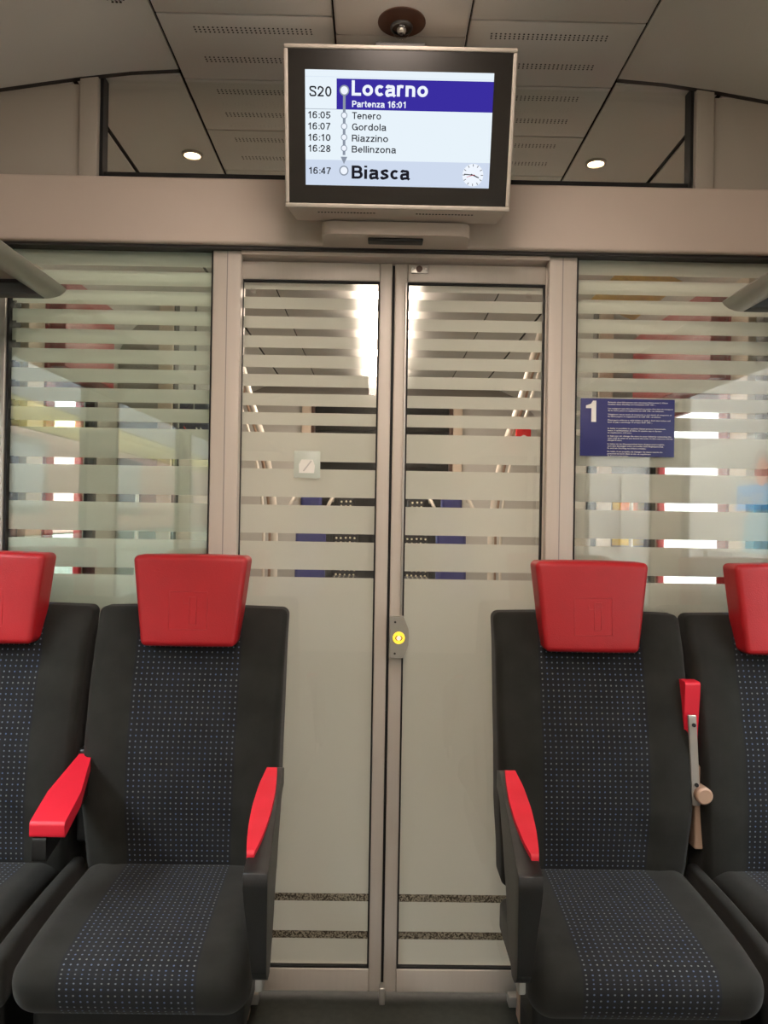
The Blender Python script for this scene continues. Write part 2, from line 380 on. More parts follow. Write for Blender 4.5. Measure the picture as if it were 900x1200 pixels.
def ctext(name, body, size, origin, right, up, mat, parent, bold=0, width=None, kind=None):
    cu = bpy.data.curves.new(name, 'FONT'); cu.body = body; cu.size = 1; cu.offset = bold; cu.resolution_u = 2
    o = bpy.data.objects.new('text_temp', cu); C.objects.link(o)
    dg = bpy.context.evaluated_depsgraph_get(); dg.update()
    me = bpy.data.meshes.new_from_object(o.evaluated_get(dg)); bpy.data.objects.remove(o); bpy.data.curves.remove(cu)
    xs = [v.co.x for v in me.vertices]; sx = size if not width else width/(max(xs)-min(xs)); x0 = min(xs)
    w = wloc(parent) if parent else Vector((0, 0, 0)); R = Vector(right); U = Vector(up); O = Vector(origin)
    for v in me.vertices: v.co = O + R*((v.co.x-x0)*sx) + U*(v.co.y*size) - w
    me.materials.clear(); me.materials.append(M[mat]); me.name = name
    ob = bpy.data.objects.new(name, me); C.objects.link(ob); ob.parent = parent
    if kind: ob['kind'] = kind
    return ob
def copy_tree(o, parent=None):
    c = o.copy(); C.objects.link(c); c.parent = parent
    for ch in list(o.children): copy_tree(ch, c)
    return c
# ------------------------------------------------------------------ SETTING
Y0, Y1, YE = -3.2, 2.13, 11.0
fl = MB().box(-1.42, 1.42, Y0, YE, -.06, 0).build('floor', 'floor', kind='structure', label='dark grey-green speckled vinyl floor')
# side walls with window openings
def side_wall(side, name, wins, first):
    s = -1 if side == 'left' else 1
    x0, x1 = sorted((s*1.38, s*1.41))
    b = MB(); edges = sorted(wins)
    y = Y0
    for (a, c, z0, z1) in edges:
        b.box(x0, x1, y, a, 0, 2.55); b.box(x0, x1, a, c, 0, z0); b.box(x0, x1, a, c, z1, 2.55); y = c
    b.box(x0, x1, y, YE, 0, 2.55)
    w = b.build(name, 'side_wall', kind='structure', smooth=False)
    for i, (a, c, z0, z1) in enumerate(edges):
        isdoor = 3 < a < 3.3
        r = empty(('door_%d' if isdoor else 'window_%d') % (first+i), (s*1.42, (a+c)/2, z0), kind='structure')
        fr = MB()
        t = .03
        mat = 'door_red' if isdoor else 'black'
        xa, xb = sorted((s*1.375, s*1.405)); fr.rbox(xa, xb, a, c, z0, z0+t, .004)
        fr.rbox(xa, xb, a, c, z1-t, z1, .004); fr.rbox(xa, xb, a, a+t, z0+t, z1-t, .004); fr.rbox(xa, xb, c-t, c, z0+t, z1-t, .004)
        if isdoor:
            # leaf below and above the glass
            fr.rbox(xa, xb, a+t, c-t, z0+t, .75, .004); fr.rbox(xa, xb, a+t, c-t, 1.78, z1-t, .004)
            fr.build('door_leaf_frame', mat, r)
            MB().box(s*1.393-.003, s*1.393+.003, a+t, c-t, .75, 1.78).build('pane', 'glass', r, smooth=False)
        else:
            fr.build('window_frame', mat, r)
            MB().box(s*1.393-.003, s*1.393+.003, a+t, c-t, z0+t, z1-t).build('pane', 'glass', r, smooth=False)
        portal(s*1.37, (a+c)/2, (z0+z1)/2, (z1-z0), (c-a), s)
    return w
LW = [(-2.9, -1.5, .8, 1.9), (-1.2, .1, .8, 1.9), (.5, 1.7, .8, 1.9), (3.10, 3.58, .03, 2.02), (5.0, 5.3, 1.2, 1.85), (7.4, 9.2, 1.0, 1.85)]
side_wall('left', 'wall_left', LW, 4)
RW = LW[:3] + [(3.14, 3.95, .03, 2.02)] + LW[4:]
side_wall('right', 'wall_right', RW, 10)
MB().box(-1.46, 1.46, Y0-.08, Y0, 0, 2.55).build('wall_back', 'side_wall', kind='structure')
MB().box(-1.46, 1.46, YE, YE+.08, 0, 2.55).build('wall_end', 'dark_trim', kind='structure')
# ceiling
cl = MB().box(-1.46, 1.46, Y0, YE, 2.475, 2.52).build('ceiling', 'dark_gap', kind='structure', smooth=False)
cg = {}
def perf_panel(s):
    x0, x1 = sorted((s*.160, s*.567))
    y = 1.809
    p = MB().rbox(x0, x1, y, y+.268, 2.430, 2.442, .0015, 1).build('ceiling_panel', 'ceiling', cl)
    d = MB(); xa, xb = (.215, .49) if s > 0 else (-.49, -.215)
    for yo in (.046, .168):
        for row in range(3):
            for k in range(26):
                d.disc((xa+(xb-xa)*k/25+row*.0006, y+yo+row*.009, 2.4297), .0024, 'z', .0006, 6)
    q = d.build('perforations', 'dark_gap', p, smooth=False, kind='stuff')
    return p, q
for s in (-1, 1):
    p, q = perf_panel(s)
    for k in list(range(-18, 0)) + list(range(1, 18)):
        c = p.copy(); C.objects.link(c); c.parent = cl; c.location = (p.location.x, p.location.y+.2735*k, p.location.z)
        if -5 < k < 8:
            e = q.copy(); C.objects.link(e); e.parent = c
vp = [(.575, 2.436), (.70, 2.427), (.83, 2.410), (.93, 2.394), (1.05, 2.374), (1.16, 2.335), (1.26, 2.27), (1.33, 2.19), (1.37, 2.08), (1.38, 1.95)]
for s in (-1, 1):
    MB().sheet([(s*x, z) for x, z in vp], Y0, 2.055).build('vault_panel', 'vault', cl)
    MB().sheet([(s*x, z) for x, z in [(.575, 2.430), (.70, 2.430), (.859, 2.430)]], 2.062, 6.9).build('ceiling_panel', 'vault', cl)
    MB().sheet([(s*x, z) for x, z in [(.875, 2.428), (1.0, 2.415), (1.2, 2.33), (1.33, 2.2), (1.38, 2.1)]], 2.062, 6.9).build('vault_panel', 'vault', cl)
# loudspeaker grille in the vault
g = MB()
for i in range(-4, 5):
    for j in range(-4, 5):
        if i*i+j*j < 18: g.disc((-.645+i*.009, 1.735+j*.009, 2.4305-.0005+(0 if i > 0 else -.0002*0)), .003, 'z', .0012, 6)
g.build('speaker_perforations', 'dark_gap', cl, smooth=False, kind='stuff')
# spine: cover panels and light strips
sp = MB(); sp.rbox(-.155, .155, 1.66, 1.857, 2.418, 2.45, .008, 3); sp.build('spine_cover', 'wall_white', cl)
MB().rbox(-.155, .155, 1.860, 2.06, 2.420, 2.45, .003).build('spine_cover', 'wall_white', cl)
MB().rbox(-.155, .155, 2.10, 3.2, 2.425, 2.45, .003).build('spine_cover', 'vault', cl)
for x in (-.09, .09): MB().disc((x, 1.91, 2.4195), .004, 'z', .003, 10).build('screw', 'dark_gap', cl)
for (a, b_, nm) in ((-3.1, -.3, 0), (-.25, 1.64, 1)):
    o = MB().rbox(-.125, .125, a, b_, 2.405, 2.43, .008, 3).build('light_strip', 'strip_light')
    tag(o, ('warm white light strip in the ceiling spine over the rear seats', 'warm white light strip in the ceiling spine over the front seats')[nm], 'ceiling light')
o = MB().rbox(-.152, .152, 3.22, 6.45, 2.405, 2.43, .008, 3).build('light_strip', 'far_strip')
tag(o, 'bright warm light strip on the ceiling beyond the glass doors', 'ceiling light')
# front partition -----------------------------------------------------------
wf = empty('wall_front', (0, 2.08, 0), kind='structure')
MB().rbox(-1.38, 1.38, 2.02, 2.12, 1.975, 2.145, .008, 3).build('header_beam', 'header', wf)
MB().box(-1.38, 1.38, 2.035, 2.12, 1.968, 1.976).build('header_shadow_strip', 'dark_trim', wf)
for s in (-1, 1):
    x0, x1 = sorted((s*.404, s*.478)); j = MB()
    j.rbox(x0, x1, 2.055, 2.125, 0, 1.970, .004, 2); jb = j.build('jamb', 'jamb', wf)
    xm = s*.440; MB().box(xm-.0012, xm+.0012, 2.0545, 2.056, 0, 1.970).build('groove', 'wall_grey', jb)
    MB().box(*sorted((s*.478, s*.4815)), 2.056, 2.12, .945, 1.969).build('jamb_seal', 'dark_gap', wf)
    MB().rbox(*sorted((s*1.012, s*1.38)), 2.05, 2.12, 0, 1.970, .004).build('side_post', 'rack', wf)
    MB().box(*sorted((s*1.006, s*1.0125)), 2.056, 2.12, .945, 1.969).build('post_seal', 'dark_gap', wf)
    MB().rbox(*sorted((s*.479, s*1.012)), 2.056, 2.12, 0, .925, .003).build('lower_panel', 'panel', wf)
    MB().box(*sorted((s*.479, s*1.012)), 2.058, 2.12, .925, .945).build('sill_seal', 'dark_gap', wf)
    MB().rbox(*sorted((s*.479, s*1.012)), 2.05, 2.06, .895, .922, .003).build('sill_rail', 'beige', wf)
    MB().rbox(*sorted((s*.785, s*.832)), 2.05, 2.11, 2.14, 2.425, .003).build('transom_post', 'panel', wf)
    MB().rbox(*sorted((s*.834, s*1.046)), 2.06, 2.10, 2.14, 2.40, .002).build('upper_panel', 'panel', wf)
    MB().rbox(*sorted((s*1.050, s*1.38)), 2.06, 2.10, 2.14, 2.39, .002).build('upper_panel', 'panel', wf)
    MB().sheet([(s*x, z-.001) for x, z in vp[:8]], 2.045, 2.06, .004).build('vault_trim', 'dark_trim', wf)
    MB().box(*sorted((s*.777, s*.786)), 2.07, 2.11, 2.14, 2.43).build('transom_frame', 'dark_gap', wf)
MB().box(-.782, .782, 2.085, 2.112, 2.14, 2.182).build('transom_frame', 'dark_gap', wf)
MB().rbox(-.404, .404, 2.05, 2.125, 1.958, 1.972, .002).build('door_head', 'header', wf)
# transom glass
w3 = empty('window_3', (0, 2.095, 2.18), kind='structure')
MB().box(-.778, .778, 2.092, 2.098, 2.18, 2.43).build('pane', 'glass', w3, smooth=False)
gaps = [(1.8633, 1.8841), (1.8116, 1.8322), (1.7597, 1.7796), (1.7078, 1.7277), (1.6562, 1.6747), (1.605, 1.6237), (1.5539, 1.5719),
        (1.5009, 1.5205), (1.403, 1.4233), (1.3061, 1.3277), (1.2087, 1.2304), (1.1132, 1.1335)]
def film(x0, x1, y, top, bottom, gp, parent):
    z = top
    for (a, b) in gp:
        MB().add([(x0, y, b), (x1, y, b), (x1, y, z), (x0, y, z)], [(0, 1, 2, 3)]).build('frost_stripe', 'frost', parent, smooth=False); z = a
    MB().add([(x0, y, bottom), (x1, y, bottom), (x1, y, z), (x0, y, z)], [(0, 1, 2, 3)]).build('frost_stripe', 'frost', parent, smooth=False)
# side glazing, two panes each
sg = [(1.9155, 1.9362)] + gaps
for s, nm in ((-1, 'window_1'), (1, 'window_2')):
    r = empty(nm, (s*.745, 2.085, .945), kind='structure'); x0, x1 = sorted((s*.481, s*1.008))
    for (ya, yf) in ((2.066, 2.0735), (2.098, 2.0965)):
        p = MB().box(x0, x1, ya, ya+.006, .945, 1.969).build('pane', 'panel_glass_green' if s < 0 else 'panel_glass', r, smooth=False)
        film(x0, x1, yf, 1.968, .946, sg, p)
# door leaves
def leaf(nm, gx0, gx1, o0, o1):
    r = empty(nm, ((o0+o1)/2, 2.1, 0), kind='structure'); zt, zb = 1.904, .082
    ya, yb = 2.083, 2.118
    MB().rbox(o0, gx0, ya, yb, .022, 1.952, .003).build('stile', 'leaf', r); MB().rbox(gx1, o1, ya, yb, .022, 1.952, .003).build('stile', 'leaf', r)
    MB().rbox(gx0, gx1, ya, yb, zt, 1.952, .003).build('top_rail', 'leaf', r); MB().rbox(gx0, gx1, ya, yb, .022, zb, .003).build('bottom_rail', 'leaf', r)
    t = .0045; se = MB(); ys, ye = ya+.003, ya+.016
    se.box(gx0, gx0+t, ys, ye, zb, zt).box(gx1-t, gx1, ys, ye, zb, zt).box(gx0+t, gx1-t, ys, ye, zt-t, zt).box(gx0+t, gx1-t, ys, ye, zb, zb+t)
    se.build('glazing_seal', 'dark_gap', r, smooth=False)
    p = MB().box(gx0, gx1, 2.100, 2.106, zb, zt).build('pane', 'glass', r, smooth=False)
    y = 2.1075
    film(gx0, gx1, y, zt, .2689, gaps, p)
    for (a, b, m) in ((.2485, .2689, 'speckle'), (.1692, .2485, 'frost'), (.1488, .1692, 'speckle'), (zb, .1488, 'frost')):
        MB().add([(gx0, y, a), (gx1, y, a), (gx1, y, b), (gx0, y, b)], [(0, 1, 2, 3)]).build('speckled_stripe' if m == 'speckle' else 'frost_stripe', m, p, smooth=False)
    return r
d1 = leaf('door_1', -.407, -.0405, -.43, -.0075); d2 = leaf('door_2', .033, .401, -.0005, .43)
MB().box(-.0075, -.0005, 2.095, 2.115, .03, 1.95).build('edge_rubber', 'dark_gap', d1)
MB().rbox(-.012, .004, 2.06, 2.09, 0, .045, .003).build('floor_guide', 'silver', wf)
# bright edge strip beside right leaf glass
MB().rbox(.027, .033, 2.076, 2.084, .95, 1.90, .002).build('edge_strip', 'silver', d2)
# lock plate
lp = MB().rbox(.040, .087, 2.079, 2.083, 1.926, 1.949, .002).build('lock_plate', 'silver', d2, label='small silver lock plate')
MB().disc((.0635, 2.078, 1.9375), .0085, 'y', .003, 20).build('lock_cylinder', 'brown', lp)
for x in (.046, .081): MB().disc((x, 2.078, 1.9375), .003, 'y', .002, 12).build('screw', 'white', lp)
# push button housing
def H(x, z): return (x, z)
pts = [(.0005, 1.017), (.036, 1.017), (.043, 1.0), (.0495, .985), (.0505, .965), (.0495, .945), (.043, .925), (.036, .91), (.0005, .91)]
bh = MB().prism(pts, 'y', 2.052, 2.083).build('button_housing', 'rack', d2)
MB().lathe((.024, 2.050, .963), [(.0, -.002), (.0145, -.002), (.016, .0), (.016, .004)], 'y', 28).build('push_button', 'btn_yellow', bh, label='lit yellow round push button with arrows')
MB().disc((.024, 2.0475, .963), .0058, 'y', .001, 20).build('button_lens', 'btn_pink', bh)
ar = MB()
for s in (-1, 1):
    for t in (-1, 1):
        a = Vector((.024+s*.0092, 0, .963)); b = Vector((.024+s*.0040, 0, .963+t*.0068)); n = Vector((-(b-a).z, 0, (b-a).x)).normalized()*.0011
        ar.prism([((a+n).x, (a+n).z), ((b+n).x, (b+n).z), ((b-n).x, (b-n).z), ((a-n).x, (a-n).z)], 'y', 2.0465, 2.0478)
ar.build('arrow_marks', 'brown', bh, smooth=False)
for z in (1.004, .922): MB().disc((.014, 2.0515, z), .0028, 'y', .002, 12).build('screw', 'dark_trim', bh)
# faint approval marks on the glass
for (dd, x) in ((d1, -.386), (d2, .352)):
    ctext('glass_mark', 'ESG\nVSG', .008, (x, 2.0985, 1.879), (1, 0, 0), (0, 0, 1), 'wall_grey', dd)
# sticker on left leaf
st = empty('sticker', (-.227, 2.098, 1.379)); tag(st, 'small pale square pictogram sticker on the left door leaf', 'sticker')
MB().rbox(-.262, -.192, 2.0975, 2.0988, 1.379, 1.451, .0005, 1).build('backing', 'sticker_pale', st)
MB().prism([(-.248, 1.392), (-.208, 1.392), (-.206, 1.412), (-.212, 1.428), (-.242, 1.428), (-.249, 1.415)], 'y', 2.0968, 2.0975).build('pictogram', 'white', st)
MB().prism([(-.238, 1.398), (-.235, 1.396), (-.214, 1.424), (-.217, 1.426)], 'y', 2.0962, 2.0968).build('diagonal_bar', 'wall_white', st)
# blue notice sign on the right pane
sn = empty('notice_sign', (.618, 2.06, 1.449)); tag(sn, 'dark blue notice with a large white 1 stuck on the right glass panel', 'sign')
MB().rbox(.494, .743, 2.0625, 2.0655, 1.448, 1.600, .0008, 1).build('plate', 'navy', sn)
MB().prism([(.5225, 1.538), (.5350, 1.538), (.5350, 1.594), (.5262, 1.594), (.5215, 1.586), (.5080, 1.581), (.5080, 1.574), (.5225, 1.574)], 'y', 2.0618, 2.0625).build('numeral', 'white', sn, smooth=False)
paras = [(1.589, ['Reisende ohne Fahrausweis oder mit einem Fahrausweis 2. Klasse', 'bezahlen einen Zuschlag von mindestens CHF 100.–.']),
 (1.5725, ['Les voyageurs sans titre de transport ou munis d\'un titre de transport', 'de 2e classe paient un supplément de CHF 100.– au minimum.']),
 (1.557, ['Viaggiatori senza titolo di trasporto o con titolo di trasporto di', '2a classe pagano un supplemento di CHF 100.– al minimo.']),
 (1.542, ['Passengers without a valid ticket or with a 2nd class ticket will', 'have to pay a surcharge of at least CHF 100.–.']),
 (1.520, ['In Italia: è possibile in qualche classe presso il personale', 'treno, il cambiamento di classe. In questo caso è dovuto', 'un supplemento di 8 euro.']),
 (1.500, ['In Italy you can change the class on your ticket by contacting the', 'train staff as soon as you board the train. In this case you will be', 'charged 8 euro.']),
 (1.479, ['In Italien ist ein Klassenwechsel beim Zugpersonal möglich,', 'nach dem Einsteigen sofort zu melden beim Begleitpersonal.', 'Es wird ein Zuschlag von 8 Euro erhoben.']),
 (1.459, ['En Italie, il est possible de changer de classe auprès du', 'personnel de bord. Dans ce cas, un supplément', 'de 8 euros sera perçu.'])]
tx = 0
for z, ls in paras:
    for i, l in enumerate(ls):
        ctext('notice_text', l, .0047, (.566, 2.0618, z-i*.0056), (1, 0, 0), (0, 0, 1), 'white', sn, bold=.012, width=min(.172, len(l)*.00255))
# door sensor housing
se = empty('door_sensor', (0, 2.0, 1.97)); tag(se, 'beige rounded sensor housing with black window above the doors', 'sensor')
n = 8; out = [(-.188, 2.03)]
for i in range(n+1):
    a = math.pi + math.pi/2*i/n; out.append((-.188+.028+.028*math.cos(a), 1.962+.028*math.sin(a)))
for i in range(n+1):
    a = 1.5*math.pi + math.pi/2*i/n; out.append((.182-.028+.028*math.cos(a), 1.962+.028*math.sin(a)))
out.append((.182, 2.03))
MB().prism(out, 'z', 1.975, 2.007).build('housing', 'header', se, angle=30)
MB().rbox(-.072, .066, 1.955, 1.985, 1.967, 1.9765, .003).build('sensor_window', 'black', se)
# dome camera in the spine
dc = empty('dome_camera', (0, 1.8, 2.42)); tag(dc, 'small clear dome camera in a dark round recess above the monitor', 'camera')
MB().lathe((.0, 1.80, 2.4165), [(0, 0), (.052, 0), (.055, -.001), (.055, .004)], 'z', 36).build('recess_dish', 'brown', dc)
MB().lathe((.0, 1.815, 2.4150), [(.026, .001), (.026, -.004), (.022, -.006), (.022, .001)], 'z', 32).build('dome_ring', 'rack_dark', dc)
MB().lathe((.0, 1.815, 2.412), [(.022*math.cos(a*math.pi/16), -.022*math.sin(a*math.pi/16)) for a in range(9)], 'z', 24).build('dome', 'glass', dc)
MB().lathe((.0, 1.815, 2.410), [(.011*math.cos(a*math.pi/16), -.013*math.sin(a*math.pi/16)) for a in range(9)], 'z', 20).build('lens', 'silver', dc)
MB().lathe((.0, 1.815, 2.3985), [(.0065, .002), (.0065, -.002), (.004, -.002), (.004, .002)], 'z', 16).build('lens_ring', 'black', dc)
# ------------------------------------------------------------------ MONITOR
mo = empty('monitor', (0, 1.86, 1.98)); tag(mo, 'tilted passenger information monitor hanging above the doors', 'monitor')
T0 = Vector((-.002, 1.752, 2.335)); vd = Vector((0, .09, -.333)); HH = vd.length; vd.normalize(); nd = Vector((0, -vd.z, vd.y))*-1  # nd faces the viewer
nd = Vector((1, 0, 0)).cross(vd).normalized()
if nd.y > 0: nd = -nd
def mx(u, v, d=0): return T0 + Vector((u, 0, 0)) + vd*v + nd*d
MX = Matrix(((1, 0, 0, T0.x), (0, -nd.y, vd.y, T0.y), (0, -nd.z, vd.z, T0.z), (0, 0, 0, 1)))  # local x=u, y=depth behind, z=down the face
Wm = .2635
fr = MB()
fr.rbox(-Wm, Wm, 0, .010, 0, .0095, .003); fr.rbox(-Wm, Wm, 0, .010, HH-.0105, HH, .003)
fr.rbox(-Wm, -Wm+.0095, 0, .010, .0095, HH-.0105, .003); fr.rbox(Wm-.0095, Wm, 0, .010, .0095, HH-.0105, .003)
fr.build('frame', 'panel', mo, xf=MX)
MB().rbox(-Wm+.002, Wm-.002, .008, .110, .003, HH-.001, .006, 3, (0, 6, 4), lambda p: Vector((p.x*(1-max(0, p.y-.02)*.5), p.y, p.z+.20*(p.y-.008)*(p.z/HH)))).build('casing', 'header', mo, xf=MX)
be = MB().box(-Wm+.009, Wm-.009, .0035, .009, .009, HH-.010).build('bezel', 'bezel', mo, xf=MX, smooth=False)
vt = MB()
for x0 in (-.19, .045):
    for k in range(18): vt.box(x0+k*.0078, x0+k*.0078+.0045, .036, .041, HH+.002, HH+.0062)
vt.build('vent_slots', 'dark_gap', mo, xf=MX, smooth=False, kind='stuff')
MB().rbox(-.06, .06, .06, .11, -.025, .04, .006).build('mounting_bracket', 'rack_dark', mo, xf=MX)
SA, SB, TA, TB = -.2155, .2125, .0515, .2945
sw, sh = SB-SA, TB-TA
def q(s, t, d): return (SA+s*sw, d, TA+t*sh)
def quad(nm, s0, s1, t0, t1, d, mat, par):
    return MB().add([q(s0, t0, d), q(s1, t0, d), q(s1, t1, d), q(s0, t1, d)], [(0, 1, 2, 3)]).build(nm, mat, par, xf=MX, smooth=False)
sc = MB().box(SA, SB, .0028, .0036, TA, TB).build('screen', 'scr_bg', mo, xf=MX, smooth=False)
quad('screen_band', .167, 1, .072, .335, .0026, 'scr_blue', sc)
quad('screen_band', 0, 1, .775, 1, .0026, 'scr_band', sc)
quad('screen_line', 0, .167, .332, .336, .0025, 'scr_grey', sc); quad('screen_line', 0, 1, .058, .0605, .0025, 'scr_band', sc)
def st_(body, s, tb, cap, mat, w, width=None):
    stext('screen_text', body, cap*sh, MX @ Vector(q(s, tb, .0021)), (1, 0, 0), tuple(-vd), mat, sc, w, width*sw if width else None)
st_('S20', .022, .228, .088, 'scr_black', .15, .118)
st_('Locarno', .247, .215, .130, 'scr_white', .19, .405); st_('Partenza 16:01', .25, .312, .055, 'scr_white', .18, .285)
for t_, tm, nmn, wd in ((.415, '16:05', 'Tenero', .155), (.512, '16:07', 'Gordola', .185), (.610, '16:10', 'Riazzino', .195), (.706, '16:28', 'Bellinzona', .24)):
    st_(tm, .015, t_, .060, 'scr_black', .15, .12); st_(nmn, .25, t_, .060, 'scr_black', .15, wd)
st_('16:47', .018, .902, .060, 'scr_black', .15, .12); st_('Biasca', .25, .938, .118, 'scr_black', .19, .32)
quad('route_line', .201, .215, .17, .73, .0024, 'scr_grey', sc)
a_, b_, c_ = q(.190, .745, .0023), q(.226, .745, .0023), q(.208, .81, .0023)
MB().add([a_, b_, c_], [(0, 1, 2)]).build('route_arrow', 'scr_grey', sc, xf=MX, smooth=False)
def circ(nm, s, t, r, d, mat):
    n = 28; c = Vector(q(s, t, d)); vs = [(c.x+r*math.cos(2*math.pi*i/n), d, c.z+r*math.sin(2*math.pi*i/n)) for i in range(n)]
    MB().add(vs, [tuple(range(n))]).build(nm, mat, sc, xf=MX, smooth=False)
for t, r in ((.172, .0112), (.385, .0072), (.48, .0072), (.575, .0072), (.67, .0072), (.868, .0108)):
    circ('route_stop', .208, t, r, .0020, 'scr_grey'); circ('route_stop', .208, t, r*.75, .0018, 'scr_white')
circ('clock_face', .91, .885, .0245, .0020, 'scr_white')
cc = Vector(q(.91, .885, 0)); hd = MB()
def hand(m, ang, l0, l1, w, d):
    dr = Vector((math.sin(ang), 0, -math.cos(ang))); n_ = Vector((dr.z, 0, -dr.x))*w
    p = [cc+dr*l0+n_, cc+dr*l1+n_, cc+dr*l1-n_, cc+dr*l0-n_]; m.add([(v.x, d, v.z) for v in p], [(0, 1, 2, 3)])
for k in range(12): hand(hd, k*math.pi/6, .0185, .0238, .0007, .0017)
hand(hd, math.radians(112), -.005, .0150, .0012, .0016); hand(hd, math.radians(275), -.005, .0205, .001, .0016)
hd.build('clock_hands', 'scr_black', sc, xf=MX, smooth=False)
h2 = MB(); hand(h2, math.radians(252), -.004, .015, .0005, .0014); h2.build('second_hand', 'scr_red', sc, xf=MX, smooth=False)
# ------------------------------------------------------------------ LUGGAGE RACKS
for s, lb in ((-1, 'left aluminium luggage rack end beside the glass panel'), (1, 'right aluminium luggage rack end beside the notice sign')):
    r = empty('luggage_rack', (s*1.1, 1.98, 1.81)); tag(r, lb, 'luggage rack', 'luggage racks along both side walls')
    prof = [(.828, 1.838), (.833, 1.830), (.845, 1.821), (.862, 1.815), (.880, 1.813), (.890, 1.822), (.892, 1.850), (.880, 1.862), (.860, 1.862)]
    MB().prism([(s*x, z) for x, z in prof], 'y', -2.9, 1.98).build('front_rail', 'rack', r, angle=50)
    MB().rbox(*sorted((s*.885, s*1.38)), -2.9, 1.93, 1.845, 1.860, .002).build('shelf', 'panel', r)
    MB().rbox(*sorted((s*.880, s*1.38)), 1.932, 1.978, 1.812, 1.847, .003).build('end_bracket', 'rack_dark', r)
    MB().box(*sorted((s*.884, s*1.38)), 1.925, 1.934, 1.838, 1.847).build('bracket_seal', 'dark_gap', r)
# ------------------------------------------------------------------ SEATS
def lerp(tab, z):
    if z <= tab[0][0]: return tab[0][1:]
    for a, b in zip(tab, tab[1:]):
        if z <= b[0]:
            t = (z-a[0])/(b[0]-a[0]); t = t*t*(3-2*t)*.35 + t*.65
            return tuple(p+(q_-p)*t for p, q_ in zip(a[1:], b[1:]))
    return tab[-1][1:]
